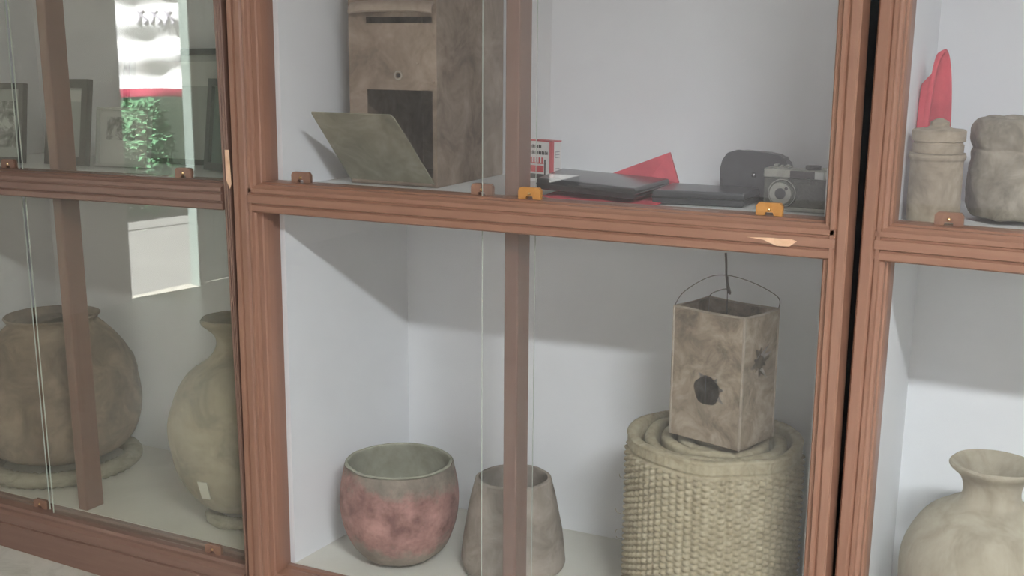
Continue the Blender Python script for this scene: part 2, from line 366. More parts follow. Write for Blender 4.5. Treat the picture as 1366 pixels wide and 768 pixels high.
# ------------------------------------------------------------------ pottery
def clay(name, a, b, c, scale=9, bump=0.35): return mottled(name, [(0.36, a), (0.5, b), (0.64, c)], scale=scale, rough=0.85, bump=bump, bscale=45, detail=9)
def wobble(seed, amp=0.004, zamp=0.0): return lambda r, a, z: (r + amp * noise.noise(Vector((2 * math.cos(a) + seed, 2 * math.sin(a), z * 12))), z + zamp * noise.noise(Vector((1.5 * math.cos(a), 1.5 * math.sin(a) + seed, 3))))
# red-stained bowl
m, nt, b = _mat('red_stained_clay'); N = nt.nodes; L = nt.links
tc = N.new('ShaderNodeTexCoord'); n1 = N.new('ShaderNodeTexNoise'); n1.inputs['Scale'].default_value = 14; n1.inputs['Detail'].default_value = 9; n1.inputs['Roughness'].default_value = .72; L.new(tc.outputs['Object'], n1.inputs[0])
ra = N.new('ShaderNodeValToRGB'); e = ra.color_ramp.elements; e[0].position = .3; e[0].color = (.12, .10, .078, 1); e[1].position = .7; e[1].color = (.33, .275, .22, 1); L.new(n1.outputs['Fac'], ra.inputs[0])
rb = N.new('ShaderNodeValToRGB'); e = rb.color_ramp.elements; e[0].position = .38; e[0].color = (.17, .075, .065, 1); e[1].position = .64; e[1].color = (.47, .25, .215, 1); L.new(n1.outputs['Fac'], rb.inputs[0])
# where the old red paint survives: a band on the belly, ragged at the edges
n2 = N.new('ShaderNodeTexNoise'); n2.inputs['Scale'].default_value = 9; n2.inputs['Detail'].default_value = 8; n2.inputs['Roughness'].default_value = .7; L.new(tc.outputs['Object'], n2.inputs[0])
sp = N.new('ShaderNodeSeparateXYZ'); L.new(tc.outputs['Object'], sp.inputs[0])
mz = N.new('ShaderNodeMath'); mz.operation = 'SUBTRACT'; mz.inputs[1].default_value = 0.128; L.new(sp.outputs['Z'], mz.inputs[0])
ab = N.new('ShaderNodeMath'); ab.operation = 'ABSOLUTE'; L.new(mz.outputs[0], ab.inputs[0])
mu = N.new('ShaderNodeMath'); mu.operation = 'MULTIPLY_ADD'; mu.inputs[1].default_value = -5.0; mu.inputs[2].default_value = 0.50; L.new(ab.outputs[0], mu.inputs[0])
ad = N.new('ShaderNodeMath'); ad.operation = 'ADD'; L.new(mu.outputs[0], ad.inputs[0]); L.new(n2.outputs['Fac'], ad.inputs[1])
rc = N.new('ShaderNodeValToRGB'); e = rc.color_ramp.elements; e[0].position = .60; e[1].position = .74; L.new(ad.outputs[0], rc.inputs[0]); 
mxc = N.new('ShaderNodeMix'); mxc.data_type = 'RGBA'; L.new(rc.outputs[0], mxc.inputs[0]); L.new(ra.outputs[0], mxc.inputs[6]); L.new(rb.outputs[0], mxc.inputs[7])
L.new(mxc.outputs[2], b.inputs['Base Color']); b.inputs['Roughness'].default_value = .85
bu = N.new('ShaderNodeBump'); bu.inputs['Strength'].default_value = .35; bu.inputs['Distance'].default_value = .004; L.new(n1.outputs['Fac'], bu.inputs['Height']); L.new(bu.outputs[0], b.inputs['Normal'])
RED_CLAY = m
GREEN_CLAY = clay('grey_green_clay', (.22, .22, .16), (.29, .29, .22), (.36, .36, .28))
bm = bmesh.new()
outer = smooth_prof([(0.0, 0.0), (0.062, 0.001), (0.100, 0.026), (0.124, 0.075), (0.1315, 0.125), (0.130, 0.172), (0.122, 0.214), (0.1195, 0.224)], 6)
inner = smooth_prof([(0.1195, 0.224), (0.1145, 0.2265), (0.111, 0.221), (0.116, 0.19), (0.119, 0.13), (0.108, 0.07), (0.07, 0.022), (0.0, 0.014)], 6)
lathe(bm, outer[:-1], 72, wob=wobble(3, .004, .002)); n0 = len(bm.faces)
lathe(bm, inner, 72, wob=wobble(3, .004, .002), mi=1); bmesh.ops.remove_doubles(bm, verts=bm.verts, dist=0.0009)
bowl = link('clay_bowl', bm, [RED_CLAY, GREEN_CLAY], smooth=True); bowl.location = (0.262, 0.212, FLOORZ + .003)
tag(bowl, 'round clay bowl with faded red paint standing on the cabinet floor left of the post', 'bowl')
# tapering pot
TAPER = clay('grey_brown_clay', (.19, .16, .13), (.275, .235, .195), (.36, .31, .26), 14)
bm = bmesh.new()
outer = smooth_prof([(0.0, 0.0), (0.095, 0.0), (0.113, 0.012), (0.1145, 0.035), (0.108, 0.09), (0.097, 0.150), (0.086, 0.190), (0.082, 0.207)], 6)
inner = smooth_prof([(0.082, 0.207), (0.0775, 0.209), (0.074, 0.204), (0.088, 0.150), (0.098, 0.09), (0.098, 0.03), (0.0, 0.012)], 6)
lathe(bm, outer[:-1] + inner, 72, wob=wobble(9, .004, .002)); bmesh.ops.remove_doubles(bm, verts=bm.verts, dist=0.0005)
tp = link('tapered_pot', bm, TAPER, smooth=True); tp.location = (0.515, 0.275, FLOORZ + .003)
tag(tp, 'grey brown pot narrowing to its mouth, standing behind the middle post', 'pot')

# left cabinet: big pot and small pot on fibre rings
def ring_stand(name, label, x, y, R_, r_, cmat):
    bm = bmesh.new(); seg, cs = 96, 14
    V = [[None] * cs for _ in range(seg)]
    for i in range(seg):
        a = 2 * PI * i / seg
        for j in range(cs):
            b_ = 2 * PI * j / cs; k = 1 + 0.16 * math.sin(a * 44 + b_ * 2)
            rr = R_ + r_ * k * math.cos(b_); V[i][j] = bm.verts.new((rr * math.cos(a), rr * math.sin(a), r_ * 0.80 + r_ * 0.80 * k * math.sin(b_)))
    for i in range(seg):
        for j in range(cs): bm.faces.new((V[i][j], V[(i + 1) % seg][j], V[(i + 1) % seg][(j + 1) % cs], V[i][(j + 1) % cs]))
    zm = min(v.co.z for v in bm.verts); bmesh.ops.translate(bm, verts=bm.verts, vec=(0, 0, -zm))
    o = link(name, bm, cmat, smooth=True); o.location = (x, y, left_z(x, FLOORZ)); o.rotation_euler.y = TILT; return tag(o, label, 'ring', 'fibre rings under the pots')
FIBRE = mottled('ring_fibre', [(0.3, (.20, .18, .13)), (0.5, (.30, .28, .21)), (0.7, (.38, .35, .27))], scale=30, rough=0.95, stretch=(1, 1, 3), bump=0.5)
BIGPOT = clay('dark_clay', (.12, .085, .058), (.205, .150, .105), (.30, .228, .165), 9)
TANPOT = clay('olive_clay', (.17, .14, .088), (.265, .222, .145), (.345, .295, .20), 8)
X1, Y1 = -0.896, 0.338
ring_stand('pot_ring', 'wide straw ring under the biggest clay pot in the left cabinet', X1, Y1, 0.184, 0.025, FIBRE)
bm = bmesh.new()
o_ = smooth_prof([(0.0, 0.020), (0.12, 0.026), (0.178, 0.054), (0.206, 0.105), (0.216, 0.165), (0.214, 0.225), (0.200, 0.285), (0.170, 0.335), (0.136, 0.375), (0.118, 0.393), (0.118, 0.402), (0.125, 0.412)], 6)
i_ = smooth_prof([(0.125, 0.412), (0.120, 0.415), (0.110, 0.402), (0.112, 0.388), (0.15, 0.345), (0.19, 0.27), (0.206, 0.18), (0.18, 0.08), (0.0, 0.036)], 6)
def cordwob(r, a, z):
    if r > 0.19 and abs(z - 0.265) < 0.020: r += 0.002 + 0.002 * math.sin(a * 40)
    return r + .004 * noise.noise(Vector((2 * math.cos(a) + 5, 2 * math.sin(a), z * 12))), z
lathe(bm, o_[:-1] + i_, 96, wob=cordwob); bmesh.ops.remove_doubles(bm, verts=bm.verts, dist=0.0005)
p1 = link('clay_pot', bm, BIGPOT, smooth=True); p1.location = (X1, Y1, left_z(X1, FLOORZ + 0.016)); p1.rotation_euler.y = TILT
tag(p1, 'biggest dark clay pot, wide belly, standing on a straw ring in the left cabinet', 'pot')
X2, Y2 = -0.192, 0.236
ring_stand('pot_ring', 'small straw ring under the tall-necked pot beside the left cabinet frame', X2, Y2, 0.075, 0.018, FIBRE)
pr2 = thing('clay_pot', 'olive clay pot with flared neck and paper tag, half hidden by the frame', 'pot', (X2, Y2, left_z(X2, FLOORZ + 0.013)), (0, TILT, 0))
bm = bmesh.new()
o_ = smooth_prof([(0.0, 0.022), (0.07, 0.026), (0.116, 0.060), (0.152, 0.125), (0.166, 0.205), (0.156, 0.285), (0.116, 0.355), (0.062, 0.395), (0.044, 0.425), (0.048, 0.452), (0.074, 0.478), (0.078, 0.488)], 6)
i_ = smooth_prof([(0.078, 0.488), (0.073, 0.491), (0.046, 0.466), (0.036, 0.43), (0.054, 0.385), (0.11, 0.34), (0.15, 0.26), (0.15, 0.17), (0.10, 0.07), (0.0, 0.036)], 6)
lathe(bm, o_[:-1] + i_, 80, wob=wobble(14, .006)); bmesh.ops.remove_doubles(bm, verts=bm.verts, dist=0.0005)
link('pot_body', bm, TANPOT, pr2, smooth=True)
bm = bmesh.new(); a0 = -1.50
def tagpt(a, z): 
    r = 0.1585 if z > .12 else 0.1455
    return (r * math.cos(a), r * math.sin(a), z)
pts = [tagpt(a0 - .08, .090), tagpt(a0 + .08, .090), tagpt(a0 + .08, .135), tagpt(a0 - .08, .135)]
pts2 = [(p[0] * 1.02, p[1] * 1.02, p[2]) for p in pts]
prism(bm, pts, pts2); link('paper_tag', bm, plain('tag_paper', (.55, .53, .44), 0.9), pr2)['label'] = 'pale paper tag'

# right cabinet: pale round jar below
PALE = mottled('buff_clay', [(0.28, (.25, .215, .155)), (0.5, (.355, .315, .235)), (0.72, (.43, .39, .30))], scale=10, rough=0.9, stretch=(1.6, 1.6, .7), bump=0.5, bscale=26)
X3, Y3 = 1.478, 0.255
bm = bmesh.new()
o_ = smooth_prof([(0.0, 0.0), (0.07, 0.0), (0.105, 0.03), (0.138, 0.10), (0.150, 0.17), (0.146, 0.235), (0.118, 0.295), (0.078, 0.325), (0.054, 0.340), (0.049, 0.362), (0.056, 0.384), (0.073, 0.400), (0.076, 0.407)], 6)
i_ = smooth_prof([(0.076, 0.407), (0.071, 0.410), (0.053, 0.392), (0.042, 0.36), (0.05, 0.33), (0.11, 0.28), (0.135, 0.2), (0.125, 0.1), (0.07, 0.015), (0.0, 0.012)], 6)
lathe(bm, o_[:-1] + i_, 80, wob=wobble(21, .004)); bmesh.ops.remove_doubles(bm, verts=bm.verts, dist=0.0005)
p3 = link('clay_jar', bm, PALE, smooth=True); p3.location = (X3, Y3, FLOORZ - .002)
tag(p3, 'pale buff clay jar with round belly and flared neck in the right cabinet', 'jar')
# lidded jar on the upper shelf of the right cabinet
JAR = clay('taupe_clay', (.21, .167, .117), (.305, .252, .18), (.40, .335, .25), 16)
lj = thing('lidded_jar', 'small cylindrical clay jar with a knobbed lid on the upper right shelf', 'jar', (1.343, 0.225, SHR + .0015))
bm = bmesh.new(); lathe(bm, smooth_prof([(0, 0), (0.038, 0), (0.0435, 0.006), (0.044, 0.05), (0.0435, 0.10), (0.046, 0.107), (0.0475, 0.112), (0.046, 0.1165), (0.043, 0.118), (0.0, 0.118)], 4), 56, wob=wobble(31, .0015)); link('jar_body', bm, JAR, lj, smooth=True, sharp=50)
bm = bmesh.new(); lathe(bm, [(0, 0.1185), (0.042, 0.1185), (0.0425, 0.132), (0.0405, 0.134), (0.0405, 0.137), (0.0445, 0.139), (0.0445, 0.156), (0.042, 0.158), (0.022, 0.160), (0.016, 0.164), (0.016, 0.170), (0.010, 0.174), (0.004, 0.1765), (0.0, 0.177)], 56, wob=wobble(33, .001)); link('jar_lid', bm, JAR, lj, smooth=True, sharp=40)
# squat creased pot next to it
bm = bmesh.new()
def lump(r, a, z):
    d = Vector((2.2 * math.cos(a), 2.2 * math.sin(a), z * 18))
    return r + .007 * noise.noise(d) + .003 * noise.noise(d * 3), z + .004 * noise.noise(d + Vector((7, 0, 0)))
lathe(bm, smooth_prof([(0, 0), (0.06, 0), (0.074, 0.012), (0.079, 0.045), (0.079, 0.085), (0.076, 0.112), (0.0725, 0.119), (0.075, 0.126), (0.077, 0.142), (0.076, 0.160), (0.067, 0.172), (0.052, 0.174), (0.046, 0.165), (0.044, 0.13), (0.0, 0.12)], 6), 80, wob=lump)
cp = link('creased_pot', bm, clay('dusty_clay', (.17, .147, .108), (.26, .23, .175), (.35, .31, .245), 18), smooth=True); cp.location = (1.466, 0.305, SHR + .0055)
tag(cp, 'squat lumpy clay pot with a deep crease below its rim, right of the lidded jar', 'pot')
# red hood-shaped cloth behind the jar
REDC = mottled('red_cloth', [(0.3, (.50, .045, .070)), (0.7, (.70, .085, .115))], scale=20, rough=0.8, bump=0.2, bscale=200)
bm = bmesh.new(); NA, ND = 32, 10; arch = []
for j in range(ND + 1):
    t = j / ND; row = []
    h = 0.288 - 0.016 * t - 0.030 * min(1, max(0, t - .30) * 6) - 0.016 * t * t
    for i in range(NA + 1):
        a = PI * i / NA; wx = 0.030 * math.cos(a); up = max(0, math.sin(a)) ** 0.6
        row.append(bm.verts.new((1.330 - 0.036 * t + wx * 0.60 * (1 - .92 * t), 0.345 + wx * (0.95 - .1 * t), SHR + 0.0065 + h * up)))
    arch.append(row)
for j in range(ND):
    for i in range(NA): bm.faces.new((arch[j][i], arch[j][i + 1], arch[j + 1][i + 1], arch[j + 1][i]))
rh = link('red_cloth_hood', bm, REDC, smooth=True); mod(rh, 'SOLIDIFY', thickness=0.008, offset=-1)
tag(rh, 'red cloth folded into a tall arch behind the lidded jar', 'cloth')

# ------------------------------------------------------------------ rolled mat with the lantern on it
JUTE = mottled('jute', [(0.28, (.24, .198, .122)), (0.5, (.35, .305, .20)), (0.72, (.43, .38, .265))], scale=35, rough=0.95, bump=0.25, bscale=160)
RX, RY, RR, RH = 0.962, 0.270, 0.178, 0.379
bm = bmesh.new(); TH = 0.026
turns = 5.0; steps = []
th = 0.0; base_a = math.radians(110)
while th < turns * 2 * PI:
    n_ = th / (2 * PI)
    a = base_a + th
    left = max(0, math.cos(a - PI)) ** 2
    r = RR - TH / 2 - max(0, n_ - 0.62) * 0.0335 - (0.016 * left * min(1, max(0, n_ - 0.55) * 3) if n_ > 0.5 else 0)
    if r < 0.02: break
    steps.append((a, r, n_)); th += 0.0036 / max(r, 0.03) * (1.0 if n_ < 1.05 else 3.0)
ROWS, SUB = 29, 6
CW = 2 * PI * RR / 74
arc = 0.0; prev = None; rows = []
for a, r, n_ in steps:
    if prev: arc += abs(a - prev[0]) * r
    prev = (a, r)
    ring = []
    fine = n_ < 1.05
    hz = RH + 0.004 * noise.noise(Vector((math.cos(a) * 2, math.sin(a) * 2, n_))) - (0.0 if fine else 0.005)
    ca, sa = math.cos(a), math.sin(a)
    nz_ = ROWS * SUB
    u = arc / CW; col = math.floor(u); fu = u - col
    for k in range(nz_ + 1):
        z = hz * k / nz_ * 0.985
        v = k / SUB + 0.5 * (col % 2)
        if k < nz_ - 2 * SUB: h = 0.0105 * abs(math.sin(PI * fu)) ** .7 * (0.30 + 0.70 * abs(math.sin(PI * v)) ** .8)
        elif k < nz_ - 2 * SUB + 3: h = 0.0
        else: h = 0.004 * (0.8 + 0.2 * math.sin(PI * u * 2))
        rr = r + TH / 2 - 0.008 + h if fine else r + TH / 2 - 0.002
        ring.append(bm.verts.new((rr * ca, rr * sa, z)))
    for q in range(1, 6):     # rounded top edge
        b_ = PI * q / 6; rr = r + (TH / 2 - 0.001) * math.cos(b_) * (1 if q < 6 else 1); ring.append(bm.verts.new((rr * ca, rr * sa, hz * .985 + 0.007 * math.sin(b_) + 0.0008 * math.sin(u * 9))))
    for k in range(4): ring.append(bm.verts.new(((r - TH / 2 + 0.001) * ca, (r - TH / 2 + .001) * sa, hz * .985 * (1 - k / 3))))
    rows.append(ring)
for A, B in zip(rows, rows[1:]):
    n_ = len(A)
    for k in range(n_): bm.faces.new((A[k], A[(k + 1) % n_], B[(k + 1) % n_], B[k]))
bm.faces.new(rows[0]); bm.faces.new(rows[-1][::-1])
mat_roll = thing('rolled_mat', 'thick woven jute mat rolled up and standing on end under the tin lantern', 'mat', (RX, RY, FLOORZ + .001))
link('mat_weave', bm, JUTE, mat_roll, smooth=True)
for k, (a, z, dx, dz) in enumerate(((3.50, .20, -.012, .012), (3.45, .165, -.012, -.010), (3.55, .15, -.010, .006), (3.4, .27, -.008, .01))):
    bm = bmesh.new(); p = Vector(((RR) * math.cos(a), RR * math.sin(a), z)); tube(bm, spline([p, p + Vector((dx, -.004, 0.3 * dz)), p + Vector((1.2 * dx, -.006, dz))], 4), 0.0006, 5)
    link('loose_fibre', bm, JUTE, mat_roll)

# tin lantern
TIN = mottled('old_tin', [(0.33, (.12, .088, .06)), (0.5, (.28, .218, .156)), (0.66, (.44, .36, .272))], scale=16, rough=0.55, metal=0.25, bump=0.15, bscale=50)
LT0 = Vector((1.038, 0.160, 0.5150)); LA = Vector((-0.150, 0.047, 0)); LB = Vector((0.036, 0.111, 0)); LH = 0.256
la = LA.normalized(); lb = LB.normalized(); WA, WB = LA.length, LB.length
lan = thing('tin_lantern', 'square tin lantern with an open top and round hole, standing on the rolled mat', 'lantern', LT0)
def hole_plate(bm, W_, H_, cx, cz, hole, mapf, n=48):
    """plate W x H with a hole whose outline is hole(angle) -> radius; mapf(u, v) -> point"""
    O, I = [], []
    angs = sorted([2 * PI * k / n for k in range(n)] + [math.atan2(vv - cz, uu - cx) % (2 * PI) for uu in (0, W_) for vv in (0, H_)])
    for a in angs:
        ca, sa = math.cos(a), math.sin(a); t = 1e9
        if ca > 1e-9: t = min(t, (W_ - cx) / ca)
        if ca < -1e-9: t = min(t, -cx / ca)
        if sa > 1e-9: t = min(t, (H_ - cz) / sa)
        if sa < -1e-9: t = min(t, -cz / sa)
        O.append(bm.verts.new(mapf(cx + t * ca, cz + t * sa))); h = hole(a); I.append(bm.verts.new(mapf(cx + h * ca, cz + h * sa)))
    m_ = len(angs)
    for k in range(m_):
        q = (k + 1) % m_
        bm.faces.new((O[k], O[q], I[q], I[k]))
bm = bmesh.new()
mf = lambda u, v: la * u + Vector((0, 0, v)) + lb * 0.0
hole_plate(bm, WA, LH, WA * 0.485, LH * 0.40, lambda a: 0.0290 + 0.0012 * math.sin(5 * a), mf)
o = link('front_panel', bm, TIN, lan); mod(o, 'SOLIDIFY', thickness=0.0016, offset=0)
bm = bmesh.new()
hole_plate(bm, WB, LH, WB * 0.50, LH * 0.63, lambda a: 0.023 + 0.012 * math.sin(3 * a + 1) * math.sin(7 * a), lambda u, v: lb * u + Vector((0, 0, v)))
o = link('side_panel', bm, TIN, lan); mod(o, 'SOLIDIFY', thickness=0.0016, offset=0)
bm = bmesh.new()
for o0, ax, W_ in ((LA, lb, WB), (LB, la, WA)):
    bm.faces.new([bm.verts.new(o0 + ax * a + Vector((0, 0, b))) for a, b in ((0.001, 0), (W_ - .001, 0), (W_ - .001, LH), (0.001, LH))])
bm.faces.new([bm.verts.new(p + Vector((0, 0, 0.002))) for p in (LA * .01 + LB * .01, LA * .99, LA * .99 + LB * .99, LB * .99)])
o = link('back_panel', bm, TIN, lan); mod(o, 'SOLIDIFY', thickness=0.0016, offset=0)
bm = bmesh.new()   # folded seams and rim
for p in (Vector((0, 0, 0)), LA, LB): tube(bm, [p, p + Vector((0, 0, LH))], 0.0028, 8)
for p, q in ((Vector(), LA), (Vector(), LB), (LA, LA + LB), (LB, LA + LB)):
    tube(bm, [p + Vector((0, 0, LH)), (p + q) / 2 + Vector((0, 0, LH - 0.002)), q + Vector((0, 0, LH))], 0.0022, 8)
link('seam', bm, mottled('tin_seam', [(0.3, (.24, .195, .145)), (0.7, (.42, .36, .29))], scale=20, rough=.5, metal=.3), lan)
out_a = Vector((-lb.x, -lb.y, 0)); out_b = Vector((-la.x, -la.y, 0))
TORN = mottled('torn_tin', [(0.3, (.10, .08, .065)), (0.7, (.40, .36, .32))], scale=60, rough=.5, metal=.3)
# torn tongues of metal round the holes
for ax, hc, oo, r0, lst in ((la, la * (WA * .485) + Vector((0, 0, LH * .40)), out_a, .028, ((2.3, .020), (2.9, .024), (3.5, .026), (1.2, .015))),
                        (lb, lb * (WB * .5) + Vector((0, 0, LH * .63)), out_b, .014, ((1.2, .034), (0.7, .026), (2.2, .022), (-1.2, .026)))):
    for a, ln in lst:
        d = ax * math.cos(a) + Vector((0, 0, math.sin(a))); t_ = ax * -math.sin(a) + Vector((0, 0, math.cos(a))); bp = hc + d * r0
        bm = bmesh.new(); A_ = [bp - t_ * .005, bp + t_ * .005, bp + d * ln * .7 + oo * .009]; prism(bm, A_, [p + oo * .0012 for p in A_]); link('torn_edge', bm, TORN, lan)
bm = bmesh.new()   # bail wire and hook
top = (LA + LB) / 2 + Vector((-.003, 0, LH + 0.062))
tube(bm, spline([LA + Vector((0, 0, LH)), LA * .9 + LB * .05 + Vector((0, 0, LH + .028)), LA * .70 + LB * .3 + Vector((0, 0, LH + .056)), top, LA * .25 + LB * .72 + Vector((0, 0, LH + .05)), LB * .95 + Vector((0, 0, LH + .024)), LB + Vector((0, 0, LH))], 8), 0.0009, 6)
tube(bm, spline([LA + LB + Vector((0, 0, LH)), LA * .9 + LB * .9 + Vector((0, 0, LH + .012)), LA * .62 + LB * .6 + Vector((0, 0, LH + .030)), (LA + LB) * .5 + Vector((0, 0, LH + .036))], 6), 0.0011, 6)
link('handle_wire', bm, plain('wire', (.10, .085, .075), .5, .5), lan)
bm = bmesh.new()
hb = (LA + LB) * .5
tube(bm, spline([hb + Vector((-.006, 0, LH + .105)), hb + Vector((-.004, 0, LH + .085)), hb + Vector((-.002, 0, LH + .055)), hb + Vector((.006, 0, LH + .028)), hb + Vector((.001, 0, LH + .034)), hb + Vector((-.001, 0, LH + .060))], 6), 0.0022, 6)
tube(bm, [hb + Vector((0, 0, LH + .055)), hb + Vector((.003, -.004, LH - .03))], 0.0009, 6)
link('hook', bm, plain('hook_iron', (.06, .05, .045), .5, .5), lan)

# ------------------------------------------------------------------ letter box on the upper shelf
ZINC = mottled('rusty_zinc', [(0.34, (.15, .105, .074)), (0.5, (.265, .197, .145)), (0.66, (.38, .295, .225))], scale=11, rough=0.55, metal=0.2, bump=0.12, bscale=40)
ZINCF = mottled('grey_zinc', [(0.28, (.15, .145, .10)), (0.5, (.25, .235, .165)), (0.72, (.37, .34, .26))], scale=12, rough=0.55, metal=0.2, bump=0.12)
BX0, BX1, BY0, BY1, BZ0, BZ1 = 0.159, 0.370, 0.200, 0.508, SH + 0.0005, SH + 0.47
lb_ = thing('letter_box', 'tall rusty metal letter box with slot and hanging open flap on the upper shelf', 'letter box', ((BX0 + BX1) / 2, BY0, BZ0))
O = lb_.location
def rel(x, y, z): return (x - O[0], y - O[1], z - O[2])
bm = bmesh.new(); T = 0.0025
plate_grid(bm, [BX0, 0.203, 0.360, BX1], [BZ0, 0.985, 1.167, 1.302, 1.315, BZ1], {(1, 1), (1, 3)}, lambda u, v: (rel(u, BY0, v), rel(u, BY0 + T, v)))
link('front_panel', bm, ZINC, lb_)
bm = bmesh.new()
box(bm, *[v for p in zip(rel(BX0, BY0 + T, BZ0), rel(BX0 + T, BY1, BZ1)) for v in p]); box(bm, *[v for p in zip(rel(BX1 - T, BY0 + T, BZ0), rel(BX1, BY1, BZ1)) for v in p])
box(bm, *[v for p in zip(rel(BX0 + T, BY1 - T, BZ0), rel(BX1 - T, BY1, BZ1)) for v in p]); box(bm, *[v for p in zip(rel(BX0 + T, BY0 + T, BZ0), rel(BX1 - T, BY1 - T, BZ0 + T)) for v in p])
box(bm, *[v for p in zip(rel(BX0, BY0 - .004, BZ1), rel(BX1, BY1, BZ1 + .004)) for v in p])
link('body', bm, ZINC, lb_)
bm = bmesh.new(); pa, pb = [], []   # rolled hood over the slot
for k in range(9):
    a = PI * 0.52 * k / 8; pa.append((0.024 * math.sin(a), 0.020 * math.cos(a)))
prf = [(-y_, z_) for y_, z_ in pa] + [(-(y_ - .0035) if y_ > .004 else 0.0, z_ - 0.003) for y_, z_ in pa[::-1]]
n_ = 12; prev = None
sec = []
for i in range(n_ + 1):
    u = i / n_; x = 0.168 + (0.366 - 0.168) * u; droop = -0.0045 * (2 * u - 1) ** 4
    sec.append([bm.verts.new(rel(x, BY0 + p * (1 - .35 * (2 * u - 1) ** 6), 1.3285 + q + droop)) for p, q in prf])
for A, B in zip(sec, sec[1:]):
    m_ = len(A)
    for k in range(m_): bm.faces.new((A[k], A[(k + 1) % m_], B[(k + 1) % m_], B[k]))
bm.faces.new(sec[0]); bm.faces.new(sec[-1][::-1])
link('slot_hood', bm, mottled('hood_zinc', [(0.3, (.26, .20, .155)), (0.7, (.42, .34, .27))], scale=18, rough=.5, metal=.25), lb_, smooth=True, sharp=40)
bm = bmesh.new()   # hinged flap, hanging open
hy, hz0 = BY0 - 0.003, BZ0 + 0.006; ang = math.radians(43); FL = 0.205
up = Vector((0, -math.sin(ang), math.cos(ang))); nrm = Vector((0, -math.cos(ang), -math.sin(ang)))
cr = [(0.160, 0), (0.372, 0), (0.345, FL - .008), (0.338, FL), (0.158, FL), (0.156, FL - .004)]
cr = [(0.160, 0), (0.366, 0), (0.352, FL - .010), (0.345, FL), (0.160, FL), (0.158, FL - .004)]
Pf = [Vector(rel(x, hy, hz0)) + up * v for x, v in cr]
prism(bm, [p for p in Pf], [p - nrm * 0.003 for p in Pf])
fl = link('flap', bm, ZINCF, lb_); fl['label'] = 'grey open flap'; mod(fl, 'BEVEL', width=0.001, segments=2)
bm = bmesh.new(); tube(bm, [Vector(rel(0.165, hy, hz0)), Vector(rel(0.362, hy, hz0))], 0.004, 8); link('hinge', bm, ZINC, lb_)
bm = bmesh.new()   # keyhole ring
rings = 20
for i in range(rings):
    a0, a1 = 2 * PI * i / rings, 2 * PI * (i + 1) / rings
tube(bm, [Vector(rel(0.2795 + .008 * math.cos(2 * PI * i / 20), BY0 - .001, 1.197 + .008 * math.sin(2 * PI * i / 20))) for i in range(21)], 0.0018, 6)
link('keyhole', bm, mottled('keyhole_metal', [(0.3, (.40, .35, .28)), (0.7, (.5, .45, .38))], scale=30, rough=.4, metal=.4), lb_)
bm = bmesh.new()
bmesh.ops.create_cone(bm, cap_ends=True, segments=16, radius1=.0045, radius2=.0045, depth=.001); bmesh.ops.rotate(bm, verts=bm.verts, matrix=Matrix.Rotation(PI / 2, 3, 'X')); bmesh.ops.translate(bm, verts=bm.verts, vec=rel(.2795, BY0 - .0005, 1.197)); link('key_slot', bm, DARK, lb_)
for x, z in ((.171, 1.325), (.362, 1.185), (.325, 1.222)):
    bm = bmesh.new(); bmesh.ops.create_uvsphere(bm, u_segments=10, v_segments=8, radius=.0035); bmesh.ops.translate(bm, verts=bm.verts, vec=rel(x, BY0 - .0005, z)); link('rivet', bm, ZINC, lb_, smooth=True)

# ------------------------------------------------------------------ things lying on red cloth
BLACK = mottled('black_leatherette', [(0.3, (.018, .020, .022)), (0.7, (.040, .043, .046))], scale=40, rough=0.22, bump=0.03, bscale=200)
SLATE = mottled('dark_grey_leatherette', [(0.3, (.030, .035, .038)), (0.7, (.060, .066, .070))], scale=40, rough=0.28, bump=0.04, bscale=200)
# red cloth sheet under the slabs, one corner standing up
bm = bmesh.new(); NU, NV = 44, 30; g = []
for i in range(NU + 1):
    r_ = []
    for j in range(NV + 1):
        u, v = i / NU, j / NV
        x = 0.621 + 0.241 * u; y = 0.105 + 0.275 * v - .01 * u * (1 - v)
        z = SH + 0.0015 + 0.0012 * (1 + math.sin(u * 19 + v * 5) * math.cos(v * 13))
        if u < .8 and v < .3: z += (0.009 - .010 * u) * max(0, 1 - v / .3)
        r_.append(bm.verts.new((x, y, max(z, SH + .001))))
    g.append(r_)
for i in range(NU):
    for j in range(NV): bm.faces.new((g[i][j], g[i + 1][j], g[i + 1][j + 1], g[i][j + 1]))
